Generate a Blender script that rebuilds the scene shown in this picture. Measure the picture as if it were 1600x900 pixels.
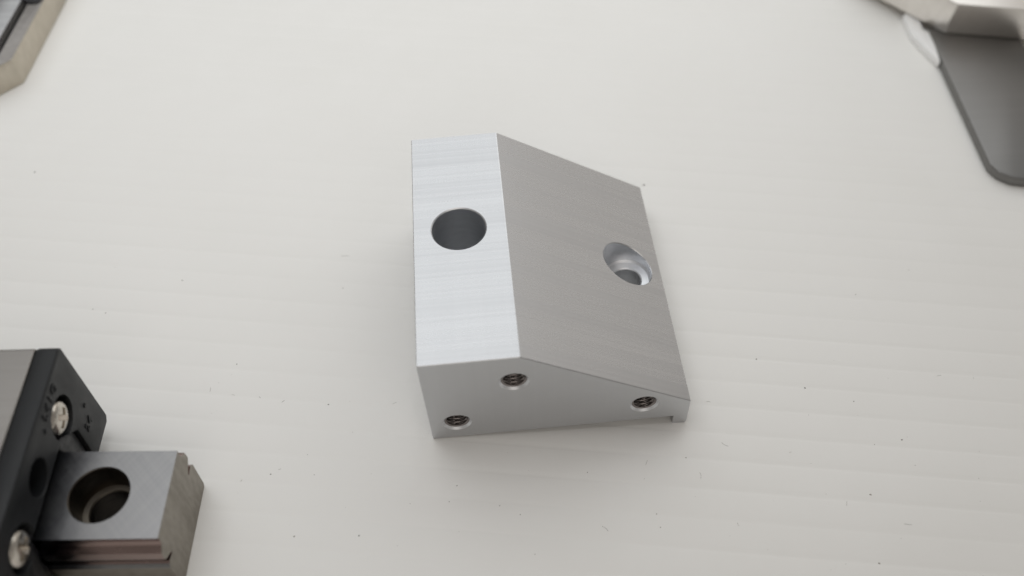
import bpy, bmesh, math, random
from mathutils import Matrix, Vector
scene = bpy.context.scene
for o in list(bpy.data.objects): bpy.data.objects.remove(o)
C = scene.collection
MM = 0.001                       # shapes are drawn in millimetres and stored in metres
PI = math.pi

# ------------------------------------------------------------------ camera
cam_data = bpy.data.cameras.new('camera'); cam = bpy.data.objects.new('camera', cam_data); C.objects.link(cam)
RW = ((0.9963, -0.08375, 0.01929), (-0.05455, -0.78965, -0.61113), (0.06642, 0.60782, -0.7913))
right, down, fwd = [Vector(r).normalized() for r in RW]
right = (right - fwd*right.dot(fwd)).normalized(); up = right.cross(fwd)
m = Matrix((right, up, -fwd)).transposed().to_4x4()
m.translation = Vector((5.773, -88.034, 164.223))*MM
cam.matrix_world = m
cam_data.sensor_width = 36; cam_data.lens = 1385/1600*36
cam_data.clip_start = 0.005; cam_data.clip_end = 20
cam_data.dof.use_dof = True; cam_data.dof.focus_distance = 0.186; cam_data.dof.aperture_fstop = 10
scene.camera = cam

# ------------------------------------------------------------------ room ambient, overhead lamp and added fill lamps
world = bpy.data.worlds.new('World'); scene.world = world; world.use_nodes = True
wb = world.node_tree.nodes['Background']
wb.inputs['Color'].default_value = (1.0, 0.94, 0.875, 1); wb.inputs['Strength'].default_value = 0.19
def area(name, loc, target, size, power, col):
    l = bpy.data.lights.new(name, 'AREA'); l.shape = 'RECTANGLE'; l.size = size[0]; l.size_y = size[1]
    l.energy = power; l.color = col
    o = bpy.data.objects.new(name, l); C.objects.link(o); o.location = Vector(loc)*MM
    o.rotation_euler = (Vector(target)-Vector(loc)).to_track_quat('-Z', 'Y').to_euler(); return o
area('ceiling_lamp', (0, 290, 225), (0, 290, 0), (0.56, 0.38), 0.58, (0.955, 0.985, 1.0))
area('table_fill', (-60, 40, 290), (-60, 40, 0), (0.18, 0.14), 0.165, (0.975, 0.985, 1.0))  # added overhead fill that lifts the table brightness, no known source
area('slope_fill', (450, 545, 260), (36, 30, 16), (0.70, 0.50), 0.345, (1.0, 0.945, 0.88))  # added fill panel, gives the block's slope something bright to reflect
area('front_fill', (60, -330, 330), (30, 0, 0), (0.40, 0.30), 0.26, (1.0, 0.93, 0.86))  # added fill behind the camera, softens the shade in front of the block
scene.view_settings.view_transform = 'Standard'; scene.view_settings.look = 'None'
scene.view_settings.exposure = 0.20; scene.view_settings.gamma = 1; scene.view_settings.use_curve_mapping = False
scene.render.engine = 'CYCLES'

# ------------------------------------------------------------------ materials
def new_mat(name):
    mt = bpy.data.materials.new(name); mt.use_nodes = True; nt = mt.node_tree
    return mt, nt, nt.nodes['Principled BSDF']
def coords(nt, scale, kind='Object'):
    tc = nt.nodes.new('ShaderNodeTexCoord'); mp = nt.nodes.new('ShaderNodeMapping')
    mp.inputs['Scale'].default_value = scale
    nt.links.new(tc.outputs[kind], mp.inputs['Vector']); return mp.outputs[0]
def noise(nt, vec, scale=1, detail=2, rough=0.5):
    n = nt.nodes.new('ShaderNodeTexNoise'); n.inputs['Scale'].default_value = scale
    n.inputs['Detail'].default_value = detail; n.inputs['Roughness'].default_value = rough
    nt.links.new(vec, n.inputs['Vector']); return n.outputs['Fac']
def ramp(nt, fac, stops):
    r = nt.nodes.new('ShaderNodeValToRGB'); nt.links.new(fac, r.inputs[0])
    e = r.color_ramp.elements
    while len(e) < len(stops): e.new(0.5)
    for el, (p, c) in zip(e, stops):
        el.position = p; el.color = (*c, 1) if len(c) == 3 else c
    return r.outputs[0]
def rng(nt, fac, a, b, lo=0.3, hi=0.7):
    r = nt.nodes.new('ShaderNodeMapRange'); nt.links.new(fac, r.inputs[0])
    r.inputs[1].default_value = lo; r.inputs[2].default_value = hi
    r.inputs[3].default_value = a; r.inputs[4].default_value = b; return r.outputs[0]
def math_(nt, op, a, b):
    n = nt.nodes.new('ShaderNodeMath'); n.operation = op
    for i, v in enumerate((a, b)):
        if isinstance(v, (int, float)): n.inputs[i].default_value = v
        else: nt.links.new(v, n.inputs[i])
    return n.outputs[0]
def bump(nt, bsdf, h, dist, strength=1.0):
    b = nt.nodes.new('ShaderNodeBump'); b.inputs['Distance'].default_value = dist; b.inputs['Strength'].default_value = strength
    nt.links.new(h, b.inputs['Height']); nt.links.new(b.outputs[0], bsdf.inputs['Normal'])
def g(v): return (v, v, v)

def milled(name, c0, c1, r0, r1, line=(10, 1500, 10), bdist=1.8e-6, metallic=1.0):
    """machined metal: fine tool lines that run along local X, broad passes, light cross lines"""
    mt, nt, b = new_mat(name); b.inputs['Metallic'].default_value = metallic
    fine = noise(nt, coords(nt, line), 1, 1.5, 0.6)
    cross = noise(nt, coords(nt, (line[1]*0.7, line[0]*1.5, 20)), 1, 2, 0.5)
    band = noise(nt, coords(nt, (4, 160, 4)), 1, 2, 0.5)
    grain = noise(nt, coords(nt, (5200, 5200, 5200)), 1, 2, 0.6)
    mix = math_(nt, 'ADD', math_(nt, 'MULTIPLY', fine, 0.45), math_(nt, 'ADD', math_(nt, 'MULTIPLY', cross, 0.10), math_(nt, 'ADD', math_(nt, 'MULTIPLY', band, 0.43), math_(nt, 'MULTIPLY', grain, 0.02))))
    nt.links.new(ramp(nt, mix, [(0.36, c0), (0.64, c1)]), b.inputs['Base Color'])
    nt.links.new(rng(nt, mix, r0, r1, 0.36, 0.64), b.inputs['Roughness'])
    h = math_(nt, 'ADD', fine, math_(nt, 'ADD', math_(nt, 'MULTIPLY', cross, 0.12), math_(nt, 'MULTIPLY', grain, 0.02)))
    bump(nt, b, h, bdist)
    return mt
M = {}
M['alu'] = milled('milled_aluminium', (0.545, 0.552, 0.565), (0.605, 0.612, 0.625), 0.31, 0.25)
M['bore'] = milled('turned_aluminium', (0.74, 0.755, 0.78), (0.83, 0.845, 0.87), 0.46, 0.38, (300, 300, 900))
M['thread'] = milled('tapped_aluminium', (0.20, 0.18, 0.175), (0.32, 0.29, 0.28), 0.25, 0.18)
M['steel'] = milled('ground_steel', (0.31, 0.31, 0.315), (0.40, 0.40, 0.40), 0.42, 0.32, (30, 1700, 30))
M['body_steel'] = milled('satin_steel', (0.29, 0.275, 0.26), (0.31, 0.295, 0.28), 0.44, 0.40, (40, 900, 40))
M['sawn'] = milled('sawn_steel', (0.25, 0.228, 0.195), (0.32, 0.293, 0.252), 0.5, 0.4, (300, 900, 300))
M['bright_steel'] = milled('bright_steel', (0.78, 0.745, 0.70), (0.86, 0.825, 0.78), 0.36, 0.28, (300, 900, 300))
M['grey_top'] = milled('dull_grey_steel', (0.23, 0.215, 0.205), (0.28, 0.265, 0.25), 0.42, 0.34, (300, 900, 300))
M['tan_reflection'] = milled('steel_with_table_reflection', (0.50, 0.455, 0.38), (0.58, 0.53, 0.45), 0.42, 0.34, (300, 900, 300))  # warm reflection of the table put into the corner block's side colour
M['dark_plate'] = milled('blackened_steel_plate', (0.225, 0.221, 0.215), (0.233, 0.229, 0.223), 0.46, 0.44, (30, 500, 30))
M['dark_bore'] = milled('shaded_bore_steel', (0.07, 0.06, 0.05), (0.115, 0.10, 0.082), 0.42, 0.32, (300, 300, 900))  # shade inside the rail's bolt hole painted as a darker wall colour
M['step'] = milled('lit_step_steel', (0.13, 0.115, 0.095), (0.19, 0.17, 0.14), 0.42, 0.34, (300, 300, 900))  # light falling on the hole's step painted as a paler tone than the wall
M['screw'] = milled('nickel_screw', (0.56, 0.52, 0.46), (0.66, 0.62, 0.56), 0.30, 0.22, (900, 900, 900))

mt, nt, b = new_mat('oiled_track'); M['track'] = mt          # brown oil film on the ball track, grease near the carriage
b.inputs['Metallic'].default_value = 1
sx = nt.nodes.new('ShaderNodeSeparateXYZ'); tc = nt.nodes.new('ShaderNodeTexCoord'); nt.links.new(tc.outputs['Object'], sx.inputs[0])
nz = noise(nt, coords(nt, (300, 500, 900)), 1, 4, 0.6)
f = math_(nt, 'ADD', math_(nt, 'MULTIPLY', sx.outputs[0], 1000), math_(nt, 'MULTIPLY', nz, 6.0))   # mm along rail
nt.links.new(ramp(nt, rng(nt, f, 0, 1, -16, -7), [(0.0, (0.02, 0.02, 0.024)), (0.45, (0.10, 0.075, 0.075)), (0.6, (0.24, 0.18, 0.165)), (1.0, (0.34, 0.255, 0.235))]), b.inputs['Base Color'])
nt.links.new(rng(nt, nz, 0.16, 0.28), b.inputs['Roughness'])

# ground rail top: fine grinding scratches at an angle and a grease smear next to the carriage
mt, nt, b = new_mat('rail_steel'); M['rail_steel'] = mt; b.inputs['Metallic'].default_value = 1
def rot_lines(a, sc):
    v = coords(nt, [1/q for q in sc]); v.node.inputs['Rotation'].default_value = (0, 0, a); v.node.vector_type = 'TEXTURE'; return noise(nt, v, 1, 4, 0.7)
l1, l2 = rot_lines(0.75, (2200, 30, 30)), rot_lines(-0.6, (1800, 40, 30))
tc = nt.nodes.new('ShaderNodeTexCoord'); sx = nt.nodes.new('ShaderNodeSeparateXYZ'); nt.links.new(tc.outputs['Object'], sx.inputs[0])
blot = noise(nt, coords(nt, (260, 200, 260)), 1, 5, 0.65)
edge = math_(nt, 'MULTIPLY', math_(nt, 'MULTIPLY', sx.outputs[1], sx.outputs[1]), 40000.0)     # more smear towards both edges
smear = math_(nt, 'ADD', math_(nt, 'ADD', math_(nt, 'MULTIPLY', sx.outputs[0], -1000.0), edge), math_(nt, 'MULTIPLY', blot, 9.0))
sm_c = ramp(nt, rng(nt, smear, 0, 1, 18.5, 27), [(0.0, (1, 1, 1)), (1.0, (0.30, 0.31, 0.34))])
base = ramp(nt, math_(nt, 'ADD', math_(nt, 'MULTIPLY', l1, 0.5), math_(nt, 'MULTIPLY', l2, 0.5)), [(0.34, (0.245, 0.245, 0.25)), (0.66, (0.29, 0.29, 0.29))])
mx = nt.nodes.new('ShaderNodeMix'); mx.data_type = 'RGBA'; mx.blend_type = 'MULTIPLY'; mx.inputs[0].default_value = 1
nt.links.new(base, mx.inputs[6]); nt.links.new(sm_c, mx.inputs[7]); nt.links.new(mx.outputs[2], b.inputs['Base Color'])
nt.links.new(rng(nt, l1, 0.32, 0.37), b.inputs['Roughness']); bump(nt, b, math_(nt, 'ADD', l1, l2), 0.7e-6)
mt, nt, b = new_mat('black_plastic'); M['plastic'] = mt
nz = noise(nt, coords(nt, (2500,)*3), 1, 3, 0.6); big = noise(nt, coords(nt, (160,)*3), 1, 3, 0.6)
nt.links.new(ramp(nt, big, [(0.3, (0.006, 0.007, 0.008)), (0.7, (0.013, 0.0145, 0.0165))]), b.inputs['Base Color']); b.inputs['Specular IOR Level'].default_value = 0.36
nt.links.new(rng(nt, big, 0.42, 0.56), b.inputs['Roughness']); bump(nt, b, nz, 2.5e-5)
mt, nt, b = new_mat('black_rubber'); M['rubber'] = mt
nz = noise(nt, coords(nt, (700,)*3), 1, 4, 0.6)
nt.links.new(ramp(nt, nz, [(0.3, (0.008, 0.008, 0.009)), (0.7, (0.022, 0.022, 0.025))]), b.inputs['Base Color'])
nt.links.new(rng(nt, nz, 0.3, 0.6), b.inputs['Roughness']); bump(nt, b, nz, 1.5e-4)
mt, nt, b = new_mat('white_plastic'); M['white'] = mt
nz = noise(nt, coords(nt, (300,)*3), 1, 3, 0.6)
nt.links.new(ramp(nt, nz, [(0.3, (0.88, 0.88, 0.87)), (0.7, (0.92, 0.92, 0.91))]), b.inputs['Base Color']); b.inputs['Roughness'].default_value = 0.35
mt, nt, b = new_mat('table_sheet'); M['table'] = mt
n1 = noise(nt, coords(nt, (35,)*3), 1, 4, 0.6); n2 = noise(nt, coords(nt, (3000,)*3), 1, 2, 0.6)
v = math_(nt, 'ADD', math_(nt, 'MULTIPLY', n1, 0.75), math_(nt, 'MULTIPLY', n2, 0.25))
nt.links.new(ramp(nt, v, [(0.3, (0.85, 0.843, 0.815)), (0.7, (0.88, 0.874, 0.85))]), b.inputs['Base Color'])
nt.links.new(rng(nt, v, 0.38, 0.50), b.inputs['Roughness']); bump(nt, b, n2, 2.0e-6)
mt, nt, b = new_mat('dust'); M['dust'] = mt
nz = noise(nt, coords(nt, (120,)*3), 1, 2)
nt.links.new(ramp(nt, nz, [(0.35, (0.10, 0.09, 0.08)), (0.65, (0.40, 0.37, 0.33))]), b.inputs['Base Color']); b.inputs['Roughness'].default_value = 0.8

# ------------------------------------------------------------------ helpers
def tag(o, label, cat, group=None):
    o['label'] = label; o['category'] = cat
    if group: o['group'] = group
    return o
def empty(name, loc=(0, 0, 0), rot=(0, 0, 0)):
    o = bpy.data.objects.new(name, None); C.objects.link(o); o.location = Vector(loc)*MM; o.rotation_euler = rot
    o.empty_display_size = 0.01; return o
def finish(name, me, parent=None, smooth=35):
    me.transform(Matrix.Scale(MM, 4)); me.name = name
    if smooth:
        for p in me.polygons: p.use_smooth = True
        me.set_sharp_from_angle(angle=math.radians(smooth))
    o = bpy.data.objects.new(name, me); C.objects.link(o); o.parent = parent; return o
def bm_mesh(bm, mats):
    bmesh.ops.recalc_face_normals(bm, faces=bm.faces)
    me = bpy.data.meshes.new('m'); bm.to_mesh(me); bm.free()
    for mt in (mats if isinstance(mats, (list, tuple)) else [mats]): me.materials.append(M[mt])
    return me
def prism(profile, a0, a1, place, side_mat=None):
    """profile: list of (p, q); place(p, q, a) -> point; side_mat: material index of each side"""
    bm = bmesh.new(); n = len(profile)
    A = [bm.verts.new(place(p, q, a0)) for p, q in profile]; B = [bm.verts.new(place(p, q, a1)) for p, q in profile]
    for i in range(n):
        f = bm.faces.new((A[i], A[(i+1) % n], B[(i+1) % n], B[i]))
        if side_mat: f.material_index = side_mat[i]
    bm.faces.new(A[::-1]); bm.faces.new(B)
    bmesh.ops.recalc_face_normals(bm, faces=bm.faces)
    return bm
def bevel(bm, w, seg=1, sel=None):
    ed = [e for e in bm.edges if len(e.link_faces) == 2 and e.calc_face_angle(0) > 0.35 and (sel is None or sel(e))]
    bmesh.ops.bevel(bm, geom=ed, offset=w, segments=seg, profile=0.5, affect='EDGES', clamp_overlap=True)
def lathe(profile, base, axis, n=64, mat=0, bm=None, closed=True, alt=()):
    """profile: (radius, height) along axis from base; first and last are capped"""
    bm = bm or bmesh.new(); axis = Vector(axis).normalized(); base = Vector(base)
    q = Vector((0, 0, 1)).rotation_difference(axis)
    rings = []
    for r, h in profile:
        rings.append([bm.verts.new(base + q @ Vector((r*math.cos(2*PI*k/n), r*math.sin(2*PI*k/n), h))) for k in range(n)])
    for i, (A, B) in enumerate(zip(rings, rings[1:])):
        for k in range(n):
            bm.faces.new((A[k], A[(k+1) % n], B[(k+1) % n], B[k])).material_index = 1 if i in alt else mat
    if closed:
        bm.faces.new(rings[0][::-1]).material_index = mat; bm.faces.new(rings[-1]).material_index = mat
    bmesh.ops.recalc_face_normals(bm, faces=bm.faces)
    return bm
def cut(me, cutters):
    """boolean difference, in millimetres; cutters: list of (bmesh, material)"""
    o = bpy.data.objects.new('tmp', me); C.objects.link(o); junk = [o]
    for bm, mat in cutters:
        bmesh.ops.triangulate(bm, faces=bm.faces)
        c = bpy.data.objects.new('tmpc', bm_mesh(bm, mat)); C.objects.link(c); junk.append(c)
        md = o.modifiers.new('b', 'BOOLEAN'); md.operation = 'DIFFERENCE'; md.solver = 'EXACT'; md.object = c
        try: md.material_mode = 'TRANSFER'
        except Exception: pass
    dg = bpy.context.evaluated_depsgraph_get(); dg.update()
    res = bpy.data.meshes.new_from_object(o.evaluated_get(dg), depsgraph=dg)
    for j in junk: bpy.data.objects.remove(j)
    return res

# ------------------------------------------------------------------ table
# ribbed white plastic sheet: shallow grooves every 6.4 mm
def make_table():
    bm = bmesh.new(); random.seed(4)
    L = 620.0; ys = []; pitch = 6.4
    k0 = -75
    for k in range(k0, 90):
        y = k*pitch + 6.7 + random.uniform(-0.12, 0.12)
        dp = random.uniform(0.035, 0.065)
        ys += [(y-0.8, 0), (y-0.55, -dp*0.5), (y-0.3, -dp), (y+0.05, -dp*0.9), (y+0.7, -dp*0.15), (y+0.95, 0)]
    ys = [(ys[0][0]-5, -0.0)] + ys + [(ys[-1][0]+5, 0)]
    a = math.radians(-9.2); ca, sa = math.cos(a), math.sin(a)
    def P(u, v, z): return (u*ca - v*sa, u*sa + v*ca, z)
    top = [[bm.verts.new(P(u, y, z)) for u in (-L, L)] for y, z in ys]
    bot = [[bm.verts.new(P(u, y, -4.0)) for u in (-L, L)] for y in (ys[0][0], ys[-1][0])]
    for A, B in zip(top, top[1:]): bm.faces.new((A[0], A[1], B[1], B[0]))
    bm.faces.new((bot[0][0], bot[0][1], bot[1][1], bot[1][0]))
    bm.faces.new((bot[0][0], bot[0][1], top[0][1], top[0][0])); bm.faces.new((bot[1][0], bot[1][1], top[-1][1], top[-1][0]))
    bm.faces.new([t[0] for t in top] + [bot[1][0], bot[0][0]]); bm.faces.new([t[1] for t in top] + [bot[1][1], bot[0][1]])
    o = finish('table', bm_mesh(bm, 'table')); o['kind'] = 'structure'
    o['label'] = 'white ribbed plastic table surface'
    return o
make_table()

# ------------------------------------------------------------------ machined block (the subject)
BL, BB, BW, BH, BC, BE, BLIP = 60.0, 18.96, 53.02, 27.70, 5.66, 50.0, 3.26
TILT = math.atan2(BLIP, BW)
block = empty('machined_block', (0, 0, 0), (0, -TILT, 0))
tag(block, 'silver milled aluminium wedge block with sloped face, bored holes and tapped end', 'metal block')
def make_block():
    prof = [(0, 0), (0, BH), (BB, BH), (BW, BC), (BW, -BLIP+0.5), (BW-0.35, -BLIP), (BE, -BLIP), (BE, 0)]
    bm = prism(prof, 0, BL, lambda x, z, y: (x, y, z))
    me = bm_mesh(bm, 'alu')
    cs = [(lathe([(5.55, -6), (5.55, BH-0.22), (6.0, BH+0.23)], (9.35, 32.5, 0), (0, 0, 1), 96), 'bore'),
          (lathe([(3.3, -8), (3.3, 4.55), (3.55, 4.8), (5.05, 4.8), (5.5, 5.3), (5.5, 40)], (45.2, 32.8, 0), (0, 0, 1), 96), 'bore')]
    for x, z in TAPS:
        cs.append((lathe([(3.15, -0.2), (2.5, 0.45), (2.5, 12), (0.05, 13.4)], (x, 0, z), (0, 1, 0), 48), 'bore'))
    me = cut(me, cs)
    # break the sharp rim of the counterbore on the slope
    bm = bmesh.new(); bm.from_mesh(me)
    nx, nz = (BH-BC), (BW-BB); ln = math.hypot(nx, nz)
    def on(v): return abs(math.hypot(v.co.x-45.2, v.co.y-32.8)-5.5) < 0.03 and abs(((v.co.x-BB)*nx+(v.co.z-BH)*nz)/ln) < 0.02
    ed = [e for e in bm.edges if on(e.verts[0]) and on(e.verts[1])]
    bmesh.ops.bevel(bm, geom=ed, offset=0.16, segments=1, affect='EDGES', clamp_overlap=True)
    P = [Vector((x, z)) for x, z in prof]
    def corner(v): return min((Vector((v.co.x, v.co.z))-p).length for p in P) < 0.01 and min(abs(v.co.y), abs(v.co.y-BL)) < 0.01
    ed = [e for e in bm.edges if corner(e.verts[0]) and corner(e.verts[1]) and len(e.link_faces) == 2 and e.calc_face_angle(0) > 0.35]
    bmesh.ops.bevel(bm, geom=ed, offset=0.12, segments=1, affect='EDGES', clamp_overlap=True)
    bm.to_mesh(me); bm.free()
    return finish('body', me, block, 12)
TAPS = [(17.6, 19.4), (5.5, 5.9), (43.5, 6.15)]
make_block()
def thread_mesh():
    bm = bmesh.new(); n, pitch = 40, 0.8; steps = 8; rows = []
    total = int(9.5/pitch*steps)
    for i in range(total):
        d = 0.42 + i*pitch/steps; row = []
        for k in range(n):
            t = ((d/pitch) - k/n) % 1.0
            tri = abs(2*t-1); r = 2.47 - 0.40*min(1, max(0, (tri-0.12)/0.7))
            if i == 0: r = 2.49
            row.append(bm.verts.new((r*math.cos(2*PI*k/n), d, r*math.sin(2*PI*k/n))))
        rows.append(row)
    for A, B in zip(rows, rows[1:]):
        for k in range(n): bm.faces.new((A[k], A[(k+1) % n], B[(k+1) % n], B[k]))
    me = bm_mesh(bm, 'thread'); me.flip_normals(); return me
tm = thread_mesh(); t0 = None
for x, z in TAPS:
    if t0 is None: t0 = t = finish('thread', tm, block, 50)
    else: t = t0.copy(); C.objects.link(t); t.parent = block
    t.location = Vector((x, 0, z))*MM

# ------------------------------------------------------------------ linear guide: rail and carriage
RO = Vector((-46.025, -16.869, 0)); RYAW = math.atan2(-0.06014, 0.99819)     # rail end, local X along the rail, Y across, Z up
rail = empty('linear_rail', RO, (0, 0, RYAW))
tag(rail, 'ground steel guide rail with a countersunk bolt hole, sticking out of the black carriage', 'rail')
def half_profile():
    p = [(8.25, 18.0)]
    cx, cz, r = 10.55, 16.9, 2.5                # concave ball track
    a0, a1 = math.atan2(18.0-cz, 8.25-cx), math.atan2(13.2-cz-0.9, 9.6-cx)
    a0, a1 = math.radians(154), math.radians(247)
    for i in range(1, 10):
        a = a0 + (a1-a0)*i/9; p.append((cx + r*math.cos(a), cz + r*math.sin(a)))
    p += [(9.75, 13.2), (9.75, 12.3), (9.1, 11.5), (7.5, 10.35), (7.3, 9.95), (7.6, 9.75), (9.1, 10.1), (9.5, 9.75), (10.0, 8.9), (10.0, 0.6), (9.5, 0.0)]
    return p
hp = half_profile()
rail_prof = [(y, z) for y, z in hp] + [(-y, z) for y, z in hp[::-1]]
# material by side: 0 ground steel, 1 oiled track
sm = [1 if i < len(hp)-4 else 0 for i in range(len(hp)-1)] + [0]; sm = sm + sm[:-1][::-1] + [0]
def make_rail():
    bm = prism(rail_prof, -112, 0, lambda y, z, x: (x, y, z), sm)
    for f in bm.faces:
        if abs(f.normal.x) > 0.9: f.material_index = 2
    for f in bm.faces:
        if abs(f.normal.z) < 0.5 and abs(f.normal.x) < 0.5 and f.calc_center_median().z < 8: f.material_index = 2
    me = bm_mesh(bm, ['rail_steel', 'track', 'sawn'])
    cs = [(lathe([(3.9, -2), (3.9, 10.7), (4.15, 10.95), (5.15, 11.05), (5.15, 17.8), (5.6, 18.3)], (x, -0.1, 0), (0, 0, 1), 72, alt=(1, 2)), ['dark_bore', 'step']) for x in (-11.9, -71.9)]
    return finish('rail_bar', cut(me, cs), rail, 25)
make_rail()

carriage = empty('linear_carriage', RO + Vector((-20.0*0.99819, 20.0*0.06014, 0)), (0, 0, RYAW + math.radians(1.2)))
tag(carriage, 'steel guide carriage with black plastic end plate and two cross-head screws', 'carriage')
def opening(e):           # slot around the rail, e: extra clearance
    h = [(11.6+e, 4.8), (11.6+e, 15.0), (9.4+e, 18.4+e), (8.6+e, 18.9+e)]
    return h
def carriage_profile(w, top, bot, op, ch):
    pr = [(-w, top-ch), (-w+ch, top), (w-ch, top), (w, top-ch), (w, bot+1), (w-1, bot)]
    pr += [(op[0][0], bot)] + op[1:] + [(-y, z) for y, z in op[:0:-1]] + [(-op[0][0], bot), (-w+1, bot)]
    return pr
pl = lambda y, z, x: (x, y, z)
bm = prism(carriage_profile(22.6, 30.8, 5.0, opening(1.0), 0.6), -68, -4.05, pl); bevel(bm, 0.2)
finish('carriage_body', bm_mesh(bm, 'body_steel'), carriage, 30)
cap_open = [(13.3, 4.6), (13.8, 9.0), (14.2, 15.3), (10.9, 18.9), (9.0, 19.9)]
PLATE = None
def make_cap(x0, x1, sgn):
    bm = prism(carriage_profile(23.0, 30.7, 4.6, cap_open, 0.9), x0, x1, pl)
    bevel(bm, 0.45, 2)
    me = bm_mesh(bm, 'plastic'); out = x1 if sgn > 0 else x0; cs = []
    for y in (12.9, -11.4):
        cs.append((lathe([(4.15, -2.7), (4.15, -0.1), (4.45, 0.5)], (out, y, 22.2), (sgn, 0, 0), 48), 'plastic'))
    cs.append((lathe([(3.3, -3.2), (3.3, -0.2), (3.7, 0.3)], (out, 0.4, 23.9), (sgn, 0, 0), 48), 'plastic'))
    o = finish('end_plate', cut(me, cs), carriage, 35); return o
cap = make_cap(-4.0, 0.0, 1); cap2 = make_cap(-72.05, -68.05, -1)
# rubber seal hugging the rail, set back inside the end plate
so = [(13.2, 4.8), (13.7, 9.0), (14.1, 15.2), (10.8, 18.8), (9.0, 19.8)]
si = [(10.35, 4.8), (10.35, 9.3), (9.9, 9.8), (10.1, 13.3), (8.9, 15.2), (8.5, 18.35)]
sp = so + [(-y, z) for y, z in so[::-1]] + [(-y, z) for y, z in si] + [(y, z) for y, z in si[::-1]]
for cp, a, b_ in ((cap, -3.8, -0.9), (cap2, -71.2, -68.3)):
    bm = prism(sp, a, b_, pl); bevel(bm, 0.3, 2); finish('rail_seal', bm_mesh(bm, 'rubber'), cp, 35)
def screw_mesh(rot):
    n = 48; prof = [(3.2, -1.5), (3.2, -0.2), (3.12, 0.15), (2.8, 0.55), (2.2, 0.85), (1.4, 1.03), (0.6, 1.1), (0.02, 1.11)]
    me = bm_mesh(lathe(prof, (0, 0, 0), (1, 0, 0), n), 'screw')
    cs = []
    for k in range(2):                                    # tapered cross recess
        bm = bmesh.new(); a = rot + k*PI/2
        R = Matrix.Rotation(a, 3, 'X')
        v = [bm.verts.new(R @ Vector(c)) for c in ((1.5, -2.25, -0.58), (1.5, 2.25, -0.58), (1.5, 2.25, 0.58), (1.5, -2.25, 0.58), (-0.9, -0.9, -0.3), (-0.9, 0.9, -0.3), (-0.9, 0.9, 0.3), (-0.9, -0.9, 0.3))]
        for f in ((0, 1, 2, 3), (7, 6, 5, 4), (0, 4, 5, 1), (1, 5, 6, 2), (2, 6, 7, 3), (3, 7, 4, 0)): bm.faces.new([v[i] for i in f])
        bmesh.ops.recalc_face_normals(bm, faces=bm.faces); cs.append((bm, 'screw'))
    return cut(me, cs)
for y, rot in ((12.9, 0.5), (-11.4, 0.15)):
    s = finish('screw', screw_mesh(rot), cap, 30); s.location = Vector((-0.8, y, 22.2))*MM
def lettering(body, y, z, size, parent):
    cu = bpy.data.curves.new('t', 'FONT'); cu.body = body; cu.size = size; cu.extrude = 0.10; cu.bevel_depth = 0.03; cu.bevel_resolution = 0; cu.resolution_u = 3; cu.space_character = 1.25
    o = bpy.data.objects.new('t', cu); C.objects.link(o)
    dg = bpy.context.evaluated_depsgraph_get(); dg.update()
    me = bpy.data.meshes.new_from_object(o.evaluated_get(dg), depsgraph=dg); bpy.data.objects.remove(o)
    me.transform(Matrix(((0, 0, 1, 0.06), (1, 0, 0, y), (0, 1, 0, z), (0, 0, 0, 1))))
    me.materials.clear(); me.materials.append(M['plastic'])
    return finish('raised_lettering', me, parent, 30)
lettering('L41G', 9.2, 27.2, 2.7, cap); lettering('24', 15.8, 11.4, 2.6, cap)
for y, z in ((7.9, 26.4), (19.3, 15.6)):
    finish('moulded_dot', bm_mesh(lathe([(0.5, -0.1), (0.5, 0.12), (0.35, 0.22)], (0, y, z), (1, 0, 0), 16), 'plastic'), cap, 30)

# ------------------------------------------------------------------ block at the far left corner
def make_corner_block():
    e = empty('slotted_block', (-110.8, 119.8, 0)); tag(e, 'blurred warm grey metal block with a slotted top, cut off by the upper left corner', 'metal block')
    d1 = Vector((3.25, 39.2)).normalized(); d2 = Vector((-5.3, -5.1)).normalized()
    p0 = Vector((0, 0)); p1 = d1*60; p2 = p0 + d2*9; p3 = p2 + Vector((-40, 2)); p4 = Vector((-46, 60))
    bm = prism([p0[:], p1[:], p4[:], p3[:], p2[:]], 0, 8.3, lambda x, y, z: (x, y, z)); bevel(bm, 0.35, 2)
    for f in bm.faces:
        if f.normal.z > 0.9: f.material_index = 1
    body = bm_mesh(bm, ['tan_reflection', 'grey_top'])
    n1 = Vector((-d1.y, d1.x))
    def quad(a0, a1, o0, o1): return [(d1*a0+n1*o0)[:], (d1*a1+n1*o0)[:], (d1*a1+n1*o1)[:], (d1*a0+n1*o1)[:]]
    c1 = prism(quad(-20, 75, 4.0, 5.0), 5.5, 12, lambda x, y, z: (x, y, z))
    q = d1*28 + n1*3.2
    c2 = lathe([(3.0, 3.5), (3.0, 12)], (q.x, q.y, 0), (0, 0, 1), 40)
    o = finish('block_body', cut(body, [(c1, 'steel'), (c2, 'sawn')]), e, 30)
    bm = prism(quad(6, 75, 5.4, 14), 8.35, 9.6, lambda x, y, z: (x, y, z)); bevel(bm, 0.3, 2); finish('cover_strip', bm_mesh(bm, 'steel'), e, 30)
    bm = lathe([(2.85, 3.6), (2.85, 8.6), (2.5, 9.0), (1.6, 9.0), (1.5, 6.0)], (q.x, q.y, 0), (0, 0, 1), 40); finish('socket_screw', bm_mesh(bm, 'rubber'), e, 30)
make_corner_block()

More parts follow.
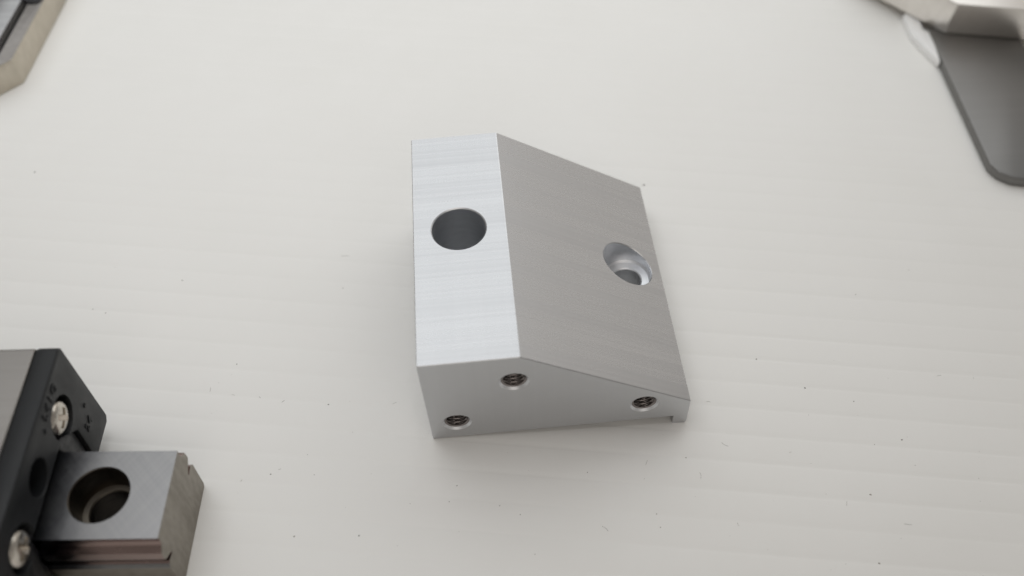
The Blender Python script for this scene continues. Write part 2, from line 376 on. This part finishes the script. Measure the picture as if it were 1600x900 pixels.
# ------------------------------------------------------------------ fixture at the far right corner
def make_fixture():
    e = empty('steel_fixture', (155, 115, 0)); tag(e, 'blurred grey steel fixture with a dark plate, cut off by the upper right corner', 'metal fixture')
    O = Vector((155, 115)); T = 3.0
    up = lambda x, y, z: (x, y, z)
    P = [(152.6, 126), (147.6, 68.2), (148.8, 65.0), (151.6, 62.6), (156, 61.6), (170.5, 60.5), (174.6, 65), (179.8, 126)]
    bm = prism([(x-O.x, y-O.y) for x, y in P], 0.0, T, up); bevel(bm, 0.8, 2)
    finish('base_plate', bm_mesh(bm, 'dark_plate'), e, 30)
    B = [(156.7, 123.1), (138.5, 147.0), (138.5, 190), (218, 190), (218, 111.2)]
    bm = prism([(x-O.x, y-O.y) for x, y in B], T+0.05, T+10.2, up); bevel(bm, 0.4, 2)
    finish('upper_block', bm_mesh(bm, 'bright_steel'), e, 30)
    W = [(151.0, 110.5), (149.2, 117.0), (147.6, 124.5), (148.4, 134), (153.0, 134), (151.6, 126), (153.8, 124.0)]
    bm = prism([(x-O.x, y-O.y) for x, y in W], 0.0, 2.6, up); bevel(bm, 0.5, 3)
    finish('plastic_tab', bm_mesh(bm, 'white'), e, 40)
make_fixture()

# ------------------------------------------------------------------ dust and fibres on the sheet
def at(u, v):
    d = right*((u-800)/1385) - up*((v-450)/1385) + fwd
    o = Vector((5.773, -88.034, 164.223)); return o + d*(-o.z/d.z)
def make_dust():
    random.seed(11); bm = bmesh.new()
    def grain(x, y, r):
        n = random.randint(5, 7); a0 = random.random()*6; el = random.uniform(1, 1.8)
        ring = []
        for k in range(n):
            a = a0 + 2*PI*k/n; rr = r*random.uniform(0.6, 1.2)
            ring.append(bm.verts.new((x + rr*el*math.cos(a), y + rr*math.sin(a), -0.02)))
        t = bm.verts.new((x, y, r*0.7))
        for k in range(n): bm.faces.new((ring[k], ring[(k+1) % n], t))
    def fibre(x, y, ln, w):
        a = random.random()*PI; c = random.uniform(-0.6, 0.6); pts = []; px, py = x, y
        for i in range(5):
            pts.append((px, py)); px += ln/4*math.cos(a); py += ln/4*math.sin(a); a += c/2
        for (x0, y0), (x1, y1) in zip(pts, pts[1:]):
            dx, dy = x1-x0, y1-y0; l = math.hypot(dx, dy); nx, ny = -dy/l*w/2, dx/l*w/2
            v = [bm.verts.new(q) for q in ((x0+nx, y0+ny, 0.0), (x0-nx, y0-ny, 0.0), (x1-nx, y1-ny, 0.0), (x1+nx, y1+ny, 0.0))]
            t0 = bm.verts.new((x0, y0, w*0.8)); t1 = bm.verts.new((x1, y1, w*0.8))
            bm.faces.new((v[0], v[3], t1, t0)); bm.faces.new((v[1], t0, t1, v[2]))
    known = [(1006, 289, .36), (1182, 561, .26), (1258, 606, .24), (1334, 627, .2), (1409, 687, .3), (1360, 773, .3), (1374, 880, .28), (1430, 727, .18), (1337, 460, .2), (1420, 422, .16),
             (54, 269, .42), (285, 438, .26), (165, 489, .24), (145, 483, .18), (536, 450, .2), (370, 569, .3), (513, 632, .2), (423, 741, .26), (561, 837, .26), (460, 838, .3), (491, 742, .18),
             (1072, 715, .18), (918, 738, .2), (714, 759, .22), (702, 784, .18), (781, 790, .2), (813, 804, .2), (836, 866, .16), (1032, 824, .2), (1026, 803, .2), (895, 282, .2)]
    for u, v, r in known: p = at(u, v); grain(p.x, p.y, r*0.65)
    for u, v, ln in [(440, 629, 1.3), (407, 622, .8), (1065, 655, 1.2), (1095, 748, 2.4), (1138, 697, 2.6), (545, 400, 3.0), (435, 734, .9), (950, 830, 2.5), (1323, 790, 1.6), (1110, 628, 1.6), (1425, 820, 2.5), (1155, 822, 1.2)]:
        p = at(u, v); fibre(p.x, p.y, ln*0.6, 0.055)
    for i in range(85):
        u, v = random.uniform(-100, 1700), 380 + 540*random.random()**0.6; p = at(u, v); grain(p.x, p.y, random.uniform(0.04, 0.085))
    for i in range(12):
        p = at(random.uniform(0, 1600), random.uniform(500, 900)); fibre(p.x, p.y, random.uniform(0.5, 1.3), random.uniform(0.04, 0.06))
    o = finish('dust_specks', bm_mesh(bm, 'dust'), None, 0); o['kind'] = 'stuff'
    o['label'] = 'dark dust specks and short fibres scattered over the white table'; o['category'] = 'dust'
make_dust()
